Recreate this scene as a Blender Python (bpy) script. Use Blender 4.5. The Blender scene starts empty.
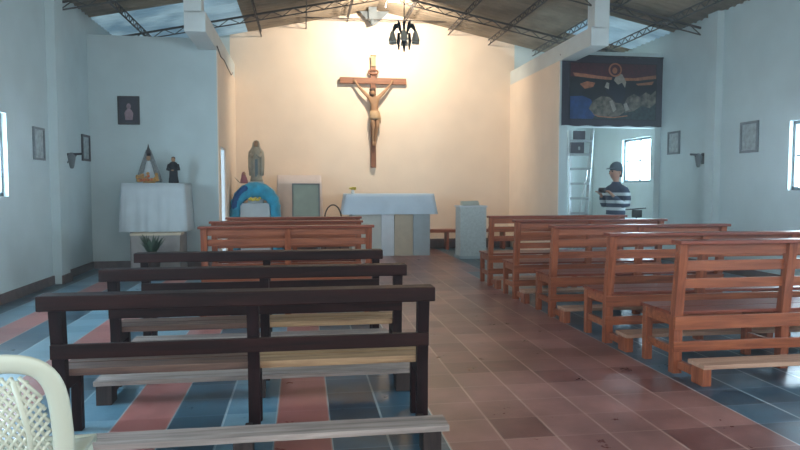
import bpy, bmesh, math, random
from mathutils import Vector, Matrix, Euler
random.seed(7)
HAZE = .007
SC = bpy.context.scene
COL = SC.collection
PI = math.pi
R = math.radians

# ------------------------------------------------------------------ materials
def lin(c):
    return tuple(((v/255)/12.92 if v/255 <= .04045 else ((v/255+.055)/1.055)**2.4) for v in c)

def new_mat(name):
    m = bpy.data.materials.new(name); m.use_nodes = True
    nt = m.node_tree
    return m, nt, nt.nodes, nt.links, nt.nodes['Principled BSDF']

def mat(name, rgb, rough=.6, metal=0., noise=0., nscale=6., bump=0., bscale=60., stretch=(1,1,1), spec=.5, sheen=0.):
    """Principled material mottled by object-space noise."""
    m, nt, N, L, b = new_mat(name)
    c = lin(rgb)
    b.inputs['Roughness'].default_value = rough
    b.inputs['Metallic'].default_value = metal
    b.inputs['Specular IOR Level'].default_value = spec
    if sheen: b.inputs['Sheen Weight'].default_value = sheen
    tc = N.new('ShaderNodeTexCoord'); mp = N.new('ShaderNodeMapping')
    mp.inputs['Scale'].default_value = stretch
    L.new(tc.outputs['Object'], mp.inputs['Vector'])
    nz = N.new('ShaderNodeTexNoise'); nz.inputs['Scale'].default_value = nscale; nz.inputs['Detail'].default_value = 5
    L.new(mp.outputs['Vector'], nz.inputs['Vector'])
    rp = N.new('ShaderNodeValToRGB')
    rp.color_ramp.elements[0].position = .3; rp.color_ramp.elements[1].position = .72
    rp.color_ramp.elements[0].color = tuple(max(0, v*(1-noise)) for v in c)+(1,)
    rp.color_ramp.elements[1].color = tuple(min(1, v*(1+noise)) for v in c)+(1,)
    L.new(nz.outputs['Fac'], rp.inputs['Fac']); L.new(rp.outputs['Color'], b.inputs['Base Color'])
    if bump:
        n2 = N.new('ShaderNodeTexNoise'); n2.inputs['Scale'].default_value = bscale; n2.inputs['Detail'].default_value = 4
        L.new(mp.outputs['Vector'], n2.inputs['Vector'])
        bp = N.new('ShaderNodeBump'); bp.inputs['Strength'].default_value = bump; bp.inputs['Distance'].default_value = .01
        L.new(n2.outputs['Fac'], bp.inputs['Height']); L.new(bp.outputs['Normal'], b.inputs['Normal'])
    return m

def emis(name, rgb, strength):
    m, nt, N, L, b = new_mat(name)
    b.inputs['Base Color'].default_value = lin(rgb)+(1,)
    b.inputs['Emission Color'].default_value = lin(rgb)+(1,)
    b.inputs['Emission Strength'].default_value = strength
    return m

def floor_material():
    m, nt, N, L, b = new_mat('cement_tiles')
    tc = N.new('ShaderNodeTexCoord'); sp = N.new('ShaderNodeSeparateXYZ')
    L.new(tc.outputs['Object'], sp.inputs[0])
    def M(op, a, c=None, d=None):
        n = N.new('ShaderNodeMath'); n.operation = op
        for i, v in enumerate((a, c, d)):
            if v is None: continue
            if isinstance(v, (int, float)): n.inputs[i].default_value = v
            else: L.new(v, n.inputs[i])
        return n.outputs[0]
    T = .325
    u = M('DIVIDE', M('SUBTRACT', sp.outputs['X'], .8), T)
    v = M('DIVIDE', M('ADD', sp.outputs['Y'], .1), T)
    iu, iv = M('FLOOR', u), M('FLOOR', v)
    fu, fv = M('FRACT', u), M('FRACT', v)
    gr = .022
    ju = M('ADD', M('LESS_THAN', fu, gr), M('GREATER_THAN', fu, 1-gr))
    jv = M('ADD', M('LESS_THAN', fv, gr*.8), M('GREATER_THAN', fv, 1-gr*.8))
    joint = M('MINIMUM', M('ADD', ju, jv), 1)
    left = M('LESS_THAN', iu, -.5)
    right = M('GREATER_THAN', iu, 5.5)
    aisle = M('SUBTRACT', M('SUBTRACT', 1, left), right)
    md = M('LESS_THAN', M('ABSOLUTE', M('SUBTRACT', M('FLOORED_MODULO', iu, 3), 0)), .5)
    redleft = M('MULTIPLY', left, md)
    red = M('MINIMUM', M('ADD', aisle, redleft), 1)
    front = M('GREATER_THAN', sp.outputs['Y'], 10.6)
    inx = M('MULTIPLY', M('GREATER_THAN', sp.outputs['X'], -1.5), M('LESS_THAN', sp.outputs['X'], 3.07))
    red = M('MAXIMUM', red, M('MULTIPLY', front, inx))
    # per tile value
    cb = N.new('ShaderNodeCombineXYZ'); L.new(iu, cb.inputs[0]); L.new(iv, cb.inputs[1])
    wn = N.new('ShaderNodeTexWhiteNoise'); wn.noise_dimensions = '3D'; L.new(cb.outputs[0], wn.inputs['Vector'])
    nz = N.new('ShaderNodeTexNoise'); nz.inputs['Scale'].default_value = 5; nz.inputs['Detail'].default_value = 6
    nz.inputs['Roughness'].default_value = .65
    L.new(tc.outputs['Object'], nz.inputs['Vector'])
    fac = M('ADD', M('MULTIPLY', wn.outputs['Value'], .4), M('MULTIPLY', nz.outputs['Fac'], .6))
    def ramp(c0, c1):
        r = N.new('ShaderNodeValToRGB')
        r.color_ramp.elements[0].position = .25; r.color_ramp.elements[1].position = .75
        r.color_ramp.elements[0].color = lin(c0)+(1,); r.color_ramp.elements[1].color = lin(c1)+(1,)
        L.new(fac, r.inputs['Fac']); return r.outputs['Color']
    def mix(f, a, c):
        x = N.new('ShaderNodeMix'); x.data_type = 'RGBA'
        L.new(f, x.inputs['Factor'])
        for s, val in (('A', a), ('B', c)):
            s = [i for i in x.inputs if i.name == s and i.type == 'RGBA'][0]
            if isinstance(val, tuple): s.default_value = val
            else: L.new(val, s)
        return [o for o in x.outputs if o.type == 'RGBA'][0]
    aisle_c = ramp((104, 60, 58), (162, 116, 110))
    strip_c = ramp((150, 88, 84), (186, 122, 116))
    blue_c = ramp((18, 46, 64), (64, 104, 124))
    lblue_c = ramp((76, 122, 146), (140, 176, 192))
    lighter = M('LESS_THAN', M('ABSOLUTE', M('SUBTRACT', M('FLOORED_MODULO', iu, 3), 2)), .5)
    lighter = M('MULTIPLY', lighter, M('LESS_THAN', iu, -1.5))
    bl = mix(lighter, blue_c, lblue_c)
    rd = mix(redleft, aisle_c, strip_c)
    c = mix(red, bl, rd)
    jc = mix(red, lin((190, 210, 216))+(1,), lin((190, 160, 148))+(1,))
    n3 = N.new('ShaderNodeTexNoise'); n3.inputs['Scale'].default_value = 3
    L.new(tc.outputs['Object'], n3.inputs['Vector'])
    n4 = N.new('ShaderNodeTexNoise'); n4.inputs['Scale'].default_value = 1.6; n4.inputs['Detail'].default_value = 4
    L.new(tc.outputs['Object'], n4.inputs['Vector'])
    grime = M('MULTIPLY', M('SUBTRACT', .6, n4.outputs['Fac']), 2.2); grime.node.use_clamp = True
    c = mix(M('MULTIPLY', grime, M('ADD', M('MULTIPLY', aisle, .55), .2)), c, lin((58, 36, 34))+(1,))
    jf = M('MULTIPLY', M('ADD', M('MULTIPLY', ju, 1), M('MULTIPLY', jv, M('ADD', M('MULTIPLY', aisle, .2), .25))), n3.outputs['Fac']); jf.node.use_clamp = True
    c = mix(jf, c, jc)
    L.new(c, b.inputs['Base Color'])
    rr = M('ADD', M('MULTIPLY', nz.outputs['Fac'], .22), .2)
    L.new(rr, b.inputs['Roughness'])
    bp = N.new('ShaderNodeBump'); bp.inputs['Strength'].default_value = .18; bp.inputs['Distance'].default_value = .006
    L.new(M('SUBTRACT', 1, joint), bp.inputs['Height'])
    L.new(bp.outputs['Normal'], b.inputs['Normal'])
    return m

def wood(name, c0, c1, rough=.45, axis='X', scale=3.):
    m, nt, N, L, b = new_mat(name)
    tc = N.new('ShaderNodeTexCoord'); mp = N.new('ShaderNodeMapping')
    s = {'X': (.6, 9, 9), 'Y': (9, .6, 9), 'Z': (9, 9, .6)}[axis]
    mp.inputs['Scale'].default_value = s
    L.new(tc.outputs['Object'], mp.inputs['Vector'])
    oi = N.new('ShaderNodeObjectInfo')
    va = N.new('ShaderNodeVectorMath'); va.operation = 'ADD'
    L.new(mp.outputs['Vector'], va.inputs[0]); L.new(oi.outputs['Location'], va.inputs[1])
    nz = N.new('ShaderNodeTexNoise'); nz.inputs['Scale'].default_value = scale; nz.inputs['Detail'].default_value = 7
    nz.inputs['Roughness'].default_value = .6; nz.inputs['Distortion'].default_value = .6
    L.new(va.outputs[0], nz.inputs['Vector'])
    rp = N.new('ShaderNodeValToRGB')
    rp.color_ramp.elements[0].position = .32; rp.color_ramp.elements[1].position = .7
    rp.color_ramp.elements[0].color = lin(c0)+(1,); rp.color_ramp.elements[1].color = lin(c1)+(1,)
    L.new(nz.outputs['Fac'], rp.inputs['Fac']); L.new(rp.outputs['Color'], b.inputs['Base Color'])
    b.inputs['Roughness'].default_value = rough; b.inputs['Specular IOR Level'].default_value = .15 if 'dark_varn' in name else .35
    bp = N.new('ShaderNodeBump'); bp.inputs['Strength'].default_value = .15; bp.inputs['Distance'].default_value = .005
    L.new(nz.outputs['Fac'], bp.inputs['Height']); L.new(bp.outputs['Normal'], b.inputs['Normal'])
    return m

def stripes_material(name, base, band, levels, half, soft=.004):
    """knitted cloth with horizontal bands at given local heights"""
    m, nt, N, L, b = new_mat(name)
    tc = N.new('ShaderNodeTexCoord'); sp = N.new('ShaderNodeSeparateXYZ')
    L.new(tc.outputs['Object'], sp.inputs[0])
    acc = None
    for z in levels:
        s = N.new('ShaderNodeMath'); s.operation = 'SUBTRACT'; L.new(sp.outputs['Z'], s.inputs[0]); s.inputs[1].default_value = z
        a = N.new('ShaderNodeMath'); a.operation = 'ABSOLUTE'; L.new(s.outputs[0], a.inputs[0])
        l = N.new('ShaderNodeMath'); l.operation = 'LESS_THAN'; L.new(a.outputs[0], l.inputs[0]); l.inputs[1].default_value = half
        if acc is None: acc = l.outputs[0]
        else:
            q = N.new('ShaderNodeMath'); q.operation = 'MAXIMUM'; L.new(acc, q.inputs[0]); L.new(l.outputs[0], q.inputs[1]); acc = q.outputs[0]
    x = N.new('ShaderNodeMix'); x.data_type = 'RGBA'; L.new(acc, x.inputs['Factor'])
    [i for i in x.inputs if i.name == 'A' and i.type == 'RGBA'][0].default_value = lin(base)+(1,)
    [i for i in x.inputs if i.name == 'B' and i.type == 'RGBA'][0].default_value = lin(band)+(1,)
    L.new([o for o in x.outputs if o.type == 'RGBA'][0], b.inputs['Base Color'])
    b.inputs['Roughness'].default_value = .9
    return m

def roof_glow_material():  # ordinary roof sheet; light from below is painted in as bluish emission
    m = mat('roof_sheet_with_painted_glow', (120, 136, 146), .7, noise=.2, nscale=2)
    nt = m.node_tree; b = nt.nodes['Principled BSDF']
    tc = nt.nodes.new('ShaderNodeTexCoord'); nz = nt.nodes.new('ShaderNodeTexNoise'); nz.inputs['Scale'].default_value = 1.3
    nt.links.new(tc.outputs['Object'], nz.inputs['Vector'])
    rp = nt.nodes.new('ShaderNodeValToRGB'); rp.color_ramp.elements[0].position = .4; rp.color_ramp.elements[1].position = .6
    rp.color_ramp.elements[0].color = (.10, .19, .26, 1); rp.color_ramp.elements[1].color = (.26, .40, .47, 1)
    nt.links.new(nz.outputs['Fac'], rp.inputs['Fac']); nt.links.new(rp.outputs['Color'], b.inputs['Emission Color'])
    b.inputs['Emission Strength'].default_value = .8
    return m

M = dict(
    wall=mat('painted_plaster', (182, 198, 200), .85, noise=.05, nscale=2.2, bump=.25, bscale=9),
    wallw=mat('sanctuary_plaster', (228, 210, 190), .85, noise=.04, nscale=2, bump=.3, bscale=8),
    concrete=mat('painted_concrete_beam', (196, 203, 202), .85, noise=.05, nscale=4, bump=.2, bscale=12),
    roof=mat('fibre_cement_roof', (138, 124, 106), .95, noise=.35, nscale=1.6, bump=.3, bscale=25),
    roof_glow=roof_glow_material(),
    purlin=mat('dark_painted_steel', (74, 68, 64), .8, noise=.2),
    floor=floor_material(),
    skirt=mat('dark_red_skirting', (88, 70, 66), .6, noise=.25, nscale=9),
    dark=wood('dark_varnished_wood', (16, 6, 7), (46, 20, 18), .5, 'X'),
    darkz=wood('dark_varnished_wood_upright', (14, 6, 8), (38, 18, 20), .5, 'Z'),
    seatw=wood('worn_seat_wood', (66, 48, 44), (120, 90, 76), .5, 'X'),
    seaty=wood('yellow_pine_seat_planks', (128, 98, 72), (186, 152, 114), .5, 'X'),
    worn=wood('worn_grey_plank', (120, 108, 104), (178, 164, 156), .6, 'X'),
    wornblock=wood('dark_kneeler_block', (34, 26, 26), (66, 52, 48), .5, 'Z'),
    orange=wood('orange_varnished_wood', (112, 54, 30), (166, 94, 60), .38, 'X'),
    orangez=wood('orange_varnished_wood_upright', (110, 52, 30), (162, 92, 60), .38, 'Z'),
    orangeseat=wood('red_brown_seat_wood', (96, 40, 26), (140, 66, 42), .4, 'X'),
    palewood=wood('pale_kneeler_wood', (150, 112, 92), (186, 148, 124), .55, 'X'),
    black=mat('black_iron', (22, 22, 24), .5, metal=.3),
    glassgrey=mat('grey_frosted_glass', (150, 144, 130), .35, noise=.1),
    frame=mat('dark_frame_wood', (38, 30, 32), .5, noise=.2),
    greyframe=mat('grey_frame_wood', (92, 100, 104), .5, noise=.2),
    paper=mat('faded_print', (148, 158, 160), .7, noise=.35, nscale=14),
    darkprint=mat('dark_print', (34, 30, 44), .5, noise=.3, nscale=9),
    face=mat('pale_pink_print', (150, 124, 132), .6, noise=.2, nscale=20),
    cloth=mat('white_cloth', (176, 186, 190), .9, noise=.05, nscale=5, bump=.3, bscale=14),
    acloth=mat('pale_blue_white_altar_cloth', (182, 200, 214), .9, noise=.05, nscale=4, bump=.3, bscale=10),
    lace=mat('lace_edge', (214, 222, 226), .9, noise=.08, nscale=60),
    blue=mat('turquoise_blue_cloth', (30, 138, 172), .75, noise=.3, nscale=7, bump=.6, bscale=8, sheen=.3),
    dblue=mat('deep_blue_cloth', (20, 70, 124), .8, noise=.3, nscale=7),
    stone=mat('grey_stone', (132, 132, 122), .8, noise=.15, nscale=8, bump=.3, bscale=20),
    stonew=mat('pale_altar_panel', (188, 190, 182), .75, noise=.08, nscale=5),
    stonel=mat('white_altar_strip', (206, 212, 216), .7, noise=.04),
    stoneb=mat('beige_altar_panel', (186, 172, 150), .75, noise=.08, nscale=6),
    stoneg=mat('blue_grey_altar_panel', (164, 176, 180), .75, noise=.08, nscale=6),
    lect=mat('speckled_grey_lectern', (184, 192, 190), .7, noise=.12, nscale=24),
    sage=mat('grey_green_upholstery', (134, 144, 132), .85, noise=.08),
    crosswood=wood('cross_wood', (116, 74, 52), (150, 104, 76), .5, 'X'),
    crosswoodz=wood('cross_wood_upright', (112, 70, 48), (146, 100, 72), .5, 'Z'),
    flesh=mat('painted_flesh', (152, 116, 84), .6, noise=.15, nscale=10),
    loin=mat('carved_cloth', (170, 142, 108), .7, noise=.1),
    scroll=mat('gilt_scroll', (150, 126, 84), .5, noise=.2, nscale=20),
    stat=mat('aged_statue_plaster', (150, 144, 128), .7, noise=.18, nscale=9),
    statsash=mat('statue_blue_sash', (84, 104, 112), .7),
    skin=mat('skin', (150, 112, 92), .6),
    hair=mat('dark_hair', (24, 20, 20), .7),
    robe=mat('black_robe', (16, 18, 24), .8),
    gold=mat('gold_flowers', (176, 130, 64), .5, noise=.4, nscale=30),
    orangef=mat('orange_flowers', (186, 96, 40), .6, noise=.3, nscale=30),
    yellowf=mat('yellow_flowers', (196, 176, 60), .6, noise=.3, nscale=30),
    pinkveil=mat('dusty_pink_veil', (140, 84, 92), .8),
    veil=mat('grey_lace_veil', (122, 128, 130), .8, noise=.3, nscale=40),
    leaf=mat('dark_green_leaf', (42, 66, 44), .6, noise=.3, nscale=10),
    pot=mat('dark_clay_pot', (58, 48, 44), .7),
    box=mat('beige_wooden_box', (136, 132, 128), .8, noise=.15, nscale=6),
    plastic=mat('cream_white_plastic', (188, 190, 172), .4),
    alu=mat('aluminium', (166, 176, 180), .35, metal=.6),
    aludark=mat('grey_ladder_step', (150, 160, 164), .5, metal=.4),
    jeans=mat('dark_navy_trousers', (24, 30, 48), .9),
    cap=mat('grey_blue_cap', (62, 78, 88), .9),
    sweater=stripes_material('navy_sweater_with_white_bands', (46, 60, 80), (176, 192, 196), [.955, 1.08, 1.2, 1.33], .026),
    page=mat('book_pages', (170, 176, 166), .8),
    shoe=mat('black_shoe', (18, 18, 20), .5),
    bulb=emis('warm_lit_bulb', (255, 226, 170), 14),
    day=emis('bright_daylight_pane', (200, 230, 250), 32),
    day2=emis('bright_white_daylight_pane', (180, 228, 255), 26),
    daystrip=emis('daylit_doorway_pane', (206, 228, 240), 2.2),
    t_border=mat('tapestry_dark_border', (44, 38, 50), .95, noise=.2, nscale=40),
    t_sky=mat('tapestry_maroon_sky', (66, 16, 22), .95, noise=.3, nscale=14),
    t_gold=mat('tapestry_orange_horizon', (150, 92, 60), .95, noise=.3, nscale=18),
    t_ground=mat('tapestry_black_ground', (18, 16, 18), .95, noise=.3, nscale=10),
    t_blue=mat('tapestry_blue_water', (16, 52, 104), .95, noise=.3, nscale=9),
    t_rock=mat('tapestry_beige_rock', (92, 84, 72), .95, noise=.8, nscale=11),
    t_green=mat('tapestry_green_grass', (34, 46, 46), .95, noise=.6, nscale=20),
    t_robe=mat('tapestry_robe', (16, 20, 36), .95),
    t_pale=mat('tapestry_pale_mantle', (138, 132, 120), .95, noise=.2, nscale=20),
    t_halo=mat('tapestry_halo', (150, 92, 62), .95),
)

# ------------------------------------------------------------------ mesh builder
class MB:
    def __init__(s): s.bm = bmesh.new(); s.mi = 0; s.smooth = False
    def _mark(s, faces, smooth=None):
        for f in faces:
            f.material_index = s.mi; f.smooth = s.smooth if smooth is None else smooth
    def box(s, x0, x1, y0, y1, z0, z1, bev=0., mtx=None):
        vs = [s.bm.verts.new(v) for v in [(x0,y0,z0),(x1,y0,z0),(x1,y1,z0),(x0,y1,z0),(x0,y0,z1),(x1,y0,z1),(x1,y1,z1),(x0,y1,z1)]]
        fs = [s.bm.faces.new([vs[i] for i in q]) for q in [(0,3,2,1),(4,5,6,7),(0,1,5,4),(1,2,6,5),(2,3,7,6),(3,0,4,7)]]
        s._mark(fs, False)
        if bev:
            es = {e for f in fs for e in f.edges}
            r = bmesh.ops.bevel(s.bm, geom=list(es), offset=bev, segments=2, affect='EDGES', profile=.6)
            s._mark(r['faces'], False)
            vs = list({v for f in r['faces'] for v in f.verts} | {v for f in fs if f.is_valid for v in f.verts})
        if mtx is not None: bmesh.ops.transform(s.bm, matrix=mtx, verts=[v for v in vs if v.is_valid])
        return s
    def bar(s, p, q, w, d, bev=0., up=(0,0,1)):
        """box beam from p to q, width w (sideways) depth d (along up)"""
        p, q = Vector(p), Vector(q); ax = (q-p); L = ax.length; ax.normalize()
        u = Vector(up); sd = ax.cross(u)
        if sd.length < 1e-4: u = Vector((0,1,0)); sd = ax.cross(u)
        sd.normalize(); u = sd.cross(ax).normalized()
        m = Matrix((( sd.x, ax.x, u.x, p.x), (sd.y, ax.y, u.y, p.y), (sd.z, ax.z, u.z, p.z), (0,0,0,1)))
        return s.box(-w/2, w/2, 0, L, -d/2, d/2, bev, m)
    def poly(s, pts, thick_vec=None):
        vs = [s.bm.verts.new(p) for p in pts]
        f = s.bm.faces.new(vs); fs = [f]
        if thick_vec:
            t = Vector(thick_vec)
            v2 = [s.bm.verts.new(Vector(p)+t) for p in pts]
            fs.append(s.bm.faces.new(list(reversed(v2))))
            n = len(pts)
            for i in range(n):
                fs.append(s.bm.faces.new([vs[i], v2[i], v2[(i+1) % n], vs[(i+1) % n]]))
        s._mark(fs, False); return s
    def rings(s, rings, cap=True, closed=False, smooth=True):
        V = [[s.bm.verts.new(p) for p in r] for r in rings]
        fs = []
        n = len(V[0])
        rng = range(len(V)) if closed else range(len(V)-1)
        for i in rng:
            a, b = V[i], V[(i+1) % len(V)]
            for k in range(n):
                fs.append(s.bm.faces.new([a[k], a[(k+1) % n], b[(k+1) % n], b[k]]))
        if cap and not closed:
            fs.append(s.bm.faces.new(list(reversed(V[0])))); fs.append(s.bm.faces.new(V[-1]))
        s._mark(fs, smooth); return s
    def tube(s, pts, r, n=10, closed=False):
        pts = [Vector(p) for p in pts]; rings = []
        prev = None
        for i, p in enumerate(pts):
            if closed: t = pts[(i+1) % len(pts)]-pts[i-1]
            else: t = pts[min(i+1, len(pts)-1)]-pts[max(i-1, 0)]
            t.normalize()
            if prev is None:
                a = Vector((0,0,1)) if abs(t.z) < .9 else Vector((1,0,0))
                u = t.cross(a).normalized()
            else:
                u = prev - t*prev.dot(t)
                u.normalize()
            prev = u; w = t.cross(u)
            rr = r[i] if isinstance(r, (list, tuple)) else r
            rings.append([p+(u*math.cos(2*PI*k/n)+w*math.sin(2*PI*k/n))*rr for k in range(n)])
        return s.rings(rings, closed=closed)
    def loft(s, secs, n=20):
        """secs: (z, rx, ry, cx, cy)"""
        rings = []
        for q in secs:
            z, rx, ry = q[:3]; cx = q[3] if len(q) > 3 else 0; cy = q[4] if len(q) > 4 else 0
            rings.append([(cx+rx*math.cos(2*PI*k/n), cy+ry*math.sin(2*PI*k/n), z) for k in range(n)])
        return s.rings(rings)
    def ball(s, c, r, sc=(1,1,1), seg=12):
        m = Matrix.Translation(c) @ Matrix.Diagonal((sc[0], sc[1], sc[2], 1))
        g = bmesh.ops.create_uvsphere(s.bm, u_segments=seg, v_segments=max(6, seg*2//3), radius=r, matrix=m)
        s._mark({f for v in g['verts'] for f in v.link_faces}, True); return s
    def build(s, name, mats, parent=None, loc=None, fix=True):
        if not isinstance(mats, (list, tuple)): mats = [mats]
        if fix: bmesh.ops.recalc_face_normals(s.bm, faces=s.bm.faces)
        me = bpy.data.meshes.new(name); s.bm.to_mesh(me); s.bm.free()
        for m in mats: me.materials.append(m)
        o = bpy.data.objects.new(name, me); COL.objects.link(o)
        if parent is not None: o.parent = parent
        if loc is not None: o.location = loc
        return o

def empty(name, loc=(0,0,0), rz=0.):
    o = bpy.data.objects.new(name, None); COL.objects.link(o)
    o.location = loc; o.rotation_euler = (0,0,rz); o.empty_display_size = .2
    return o
def tag(o, label, cat, group=None, kind=None):
    o['label'] = label; o['category'] = cat
    if group: o['group'] = group
    if kind: o['kind'] = kind
    return o
def struct(o, label=None):
    o['kind'] = 'structure'
    if label: o['label'] = label
    return o
def copy_tree(o, parent=None):
    c = o.copy(); COL.objects.link(c)
    if parent is not None: c.parent = parent
    for ch in [x for x in list(bpy.data.objects) if x.parent == o]:
        copy_tree(ch, c)
    return c

def skinned(name, verts, edges, radii, material, parent=None, sub=2, root=0):
    """grow one continuous surface round a joint skeleton, then freeze it to a mesh"""
    me = bpy.data.meshes.new(name); me.from_pydata(verts, edges, []); me.update()
    o = bpy.data.objects.new(name, me); COL.objects.link(o)
    sk = o.modifiers.new('skin', 'SKIN'); sk.use_smooth_shade = True
    for i, r in enumerate(radii):
        v = me.skin_vertices[0].data[i]
        v.radius = (r, r) if isinstance(r, (int, float)) else r
        v.use_root = (i == root)
    if sub:
        sb = o.modifiers.new('sub', 'SUBSURF'); sb.levels = sub; sb.render_levels = sub
    dg = bpy.context.evaluated_depsgraph_get(); dg.update()
    m2 = bpy.data.meshes.new_from_object(o.evaluated_get(dg))
    o.modifiers.clear(); o.data = m2; bpy.data.meshes.remove(me)
    m2.name = name; m2.materials.clear(); m2.materials.append(material)
    for p in m2.polygons: p.use_smooth = True
    if parent is not None: o.parent = parent
    return o

class Skel:
    def __init__(s): s.v = []; s.e = []; s.r = []
    def add(s, p, r, frm=None):
        s.v.append(tuple(p)); s.r.append(r)
        if frm is not None: s.e.append((frm, len(s.v)-1))
        return len(s.v)-1
    def chain(s, frm, *pr):
        for p, r in pr: frm = s.add(p, r, frm)
        return frm

# ------------------------------------------------------------------ room constants
XL, XR, XM = -3.7, 7.1, 1.7          # nave side walls and ridge line
Y0, Y1, Y2 = -2.5, 12.0, 15.0        # behind the camera, chancel wall, end wall
RID, SL = 5.54, .205                 # ridge height, roof slope
SXL, SXR = -1.5, 4.95                # sanctuary side walls
def roofz(x): return RID - SL*abs(x-XM)
TH = .2

def wall_with_holes(mb, axis, c0, c1, a0, a1, z0, z1, holes):
    """slab wall; axis 'X': wall plane at constant X between c0..c1, running a0..a1 in Y. holes (a,b,z,z)"""
    xs = sorted({a0, a1} | {h[0] for h in holes} | {h[1] for h in holes})
    zs = sorted({z0, z1} | {h[2] for h in holes} | {h[3] for h in holes})
    for i in range(len(xs)-1):
        for j in range(len(zs)-1):
            cx, cz = (xs[i]+xs[i+1])/2, (zs[j]+zs[j+1])/2
            if any(h[0] < cx < h[1] and h[2] < cz < h[3] for h in holes): continue
            if axis == 'X': mb.box(c0, c1, xs[i], xs[i+1], zs[j], zs[j+1])
            else: mb.box(xs[i], xs[i+1], c0, c1, zs[j], zs[j+1])

# floor
mb = MB(); mb.box(XL-TH, XR+TH, Y0, Y2+TH, -.15, 0)
struct(mb.build('floor', M['floor']), 'red tiled aisle and blue and red striped tiled floor')

# side walls
eL, eR = roofz(XL), roofz(XR)
WL = [(7.55, 8.8), (3.6, 4.85), (.2, 1.45)]
mb = MB(); wall_with_holes(mb, 'X', XL-TH, XL, Y0, Y2+TH, 0, eL+.02, [(a, b, 1.33, 2.38) for a, b in WL])
mb.box(XL, XL+.13, 10.16, 10.5, 0, eL)
struct(mb.build('wall_left', M['wall']), 'pale painted left side wall with pilaster')
WR = [(7.28, 8.53), (2.9, 4.15), (-.6, .65)]
mb = MB(); wall_with_holes(mb, 'X', XR, XR+TH, Y0, Y2+TH, 0, eR+.02, [(a, b, 1.4, 2.42) for a, b in WR]+[(12.32, 13.55, 1.55, 2.5)])
mb.box(XR-.13, XR, 10.1, 10.36, 0, eR)
struct(mb.build('wall_right', M['wall']), 'pale painted right side wall with pilaster')

# end wall (gable)
def gable(mb, x0, x1, y, th, zb=0):
    pts = [(x0, y, zb), (x1, y, zb), (x1, y, roofz(x1)), ]
    if x0 < XM < x1: pts.append((XM, y, RID))
    pts.append((x0, y, roofz(x0)))
    mb.poly(pts, (0, th, 0))
mb = MB(); gable(mb, SXL-.1, SXR+.1, Y2, TH)
struct(mb.build('wall_back', M['wallw']), 'warm cream gable wall behind the altar')
mb = MB(); gable(mb, XL, SXL-.1, Y2, TH); struct(mb.build('wall_back_left', M['wall']))
mb = MB(); gable(mb, SXR+.1, XR, Y2, TH); struct(mb.build('wall_back_right', M['wall']))

# chancel walls facing the nave
mb = MB(); mb.box(XL, SXL-.02, Y1, Y1+.15, 0, 4.1)
struct(mb.build('wall_front_left', M['wall']), 'pale wall behind the side altar')
OX0, OX1, OZ = 5.13, 6.98, 2.63
mb = MB(); wall_with_holes(mb, 'Y', Y1, Y1+.15, SXR+.02, XR, 0, 4.1, [(OX0, OX1, 0, OZ)])
struct(mb.build('wall_front_right', M['wall']), 'pale wall around the side room opening')
# sanctuary side walls
mb = MB(); wall_with_holes(mb, 'X', SXL-.15, SXL, Y1+.15, Y2, 0, 3.9, [(12.3, 13.0, 0, 2.2)])
mb.box(SXL-.02, SXL, Y1, Y1+.15, 0, 3.9)
struct(mb.build('wall_sanctuary_left', M['wallw']))
mb = MB(); mb.box(SXR, SXR+.15, Y1+.15, Y2, 0, 3.9); mb.box(SXR, SXR+.02, Y1, Y1+.15, 0, 3.9)
struct(mb.build('wall_sanctuary_right', M['wallw']))
# ring beams with the posts that stand on their cantilevered ends
for nm, a, b in (('left', SXL-.33, SXL), ('right', SXR, SXR+.33)):
    mb = MB(); mb.box(a, b, 10.62, Y2, 3.9, 4.22, .01)
    px0, px1 = (a, a+.27) if nm == 'left' else (b-.27, b)
    mb.box(px0, px1, 10.62, 10.9, 4.2, roofz((px0+px1)/2)-.05)
    struct(mb.build('trim_1' if nm == 'left' else 'trim_2', M['concrete']), 'painted concrete beam and post at %s of the sanctuary' % nm)

# baseboards
mb = MB(); mb.box(XL, XL+.025, Y0, 10.16, 0, .13); mb.box(XL+.13, XL+.155, 10.14, 10.52, 0, .13); mb.box(XL, XL+.025, 10.5, Y1, 0, .13)
struct(mb.build('baseboard_left', M['skirt']))
mb = MB(); mb.box(XR-.025, XR, Y0, 10.1, 0, .13); mb.box(XR-.155, XR-.13, 10.08, 10.38, 0, .13); mb.box(XR-.025, XR, 10.36, Y1, 0, .13)
struct(mb.build('baseboard_right', M['skirt']))
mb = MB(); mb.box(XL, SXL-.02, Y1-.025, Y1, 0, .13); struct(mb.build('baseboard_front', M['skirt']))
mb = MB(); mb.box(SXL, SXR, Y2-.03, Y2, 0, .16); struct(mb.build('baseboard_back', M['skirt']))

# corrugated roof, one slope each side
def roof(name, x_from, x_to):
    mb = MB(); bm = mb.bm
    n = int((Y2+TH-Y0)/.177)*6; rows = 7
    grid = []
    for j in range(rows):
        x = x_from+(x_to-x_from)*j/(rows-1); row = []
        for i in range(n+1):
            y = Y0+(Y2+TH-Y0)*i/n
            row.append(bm.verts.new((x, y, roofz(x)+.02+.026*math.sin(2*PI*(y-Y0)/.177))))
        grid.append(row)
    fs = []
    for j in range(rows-1):
        for i in range(n):
            fs.append(bm.faces.new([grid[j][i], grid[j][i+1], grid[j+1][i+1], grid[j+1][i]]))
    mb._mark(fs, True)
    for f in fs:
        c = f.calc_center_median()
        if (c.y > 12.25 and c.x < -1.5) or (11.7 < c.y < 13.2 and c.x > 5.3): f.material_index = 1  # sheets over the side rooms take the painted glow
    o = mb.build(name, [M['roof'], M['roof_glow']])
    md = o.modifiers.new('thick', 'SOLIDIFY'); md.thickness = .012
    return struct(o, 'corrugated grey roof sheeting over trussed purlins')
roof('ceiling', XM, XR+.4); roof('ceiling.001', XM, XL-.4)

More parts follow.
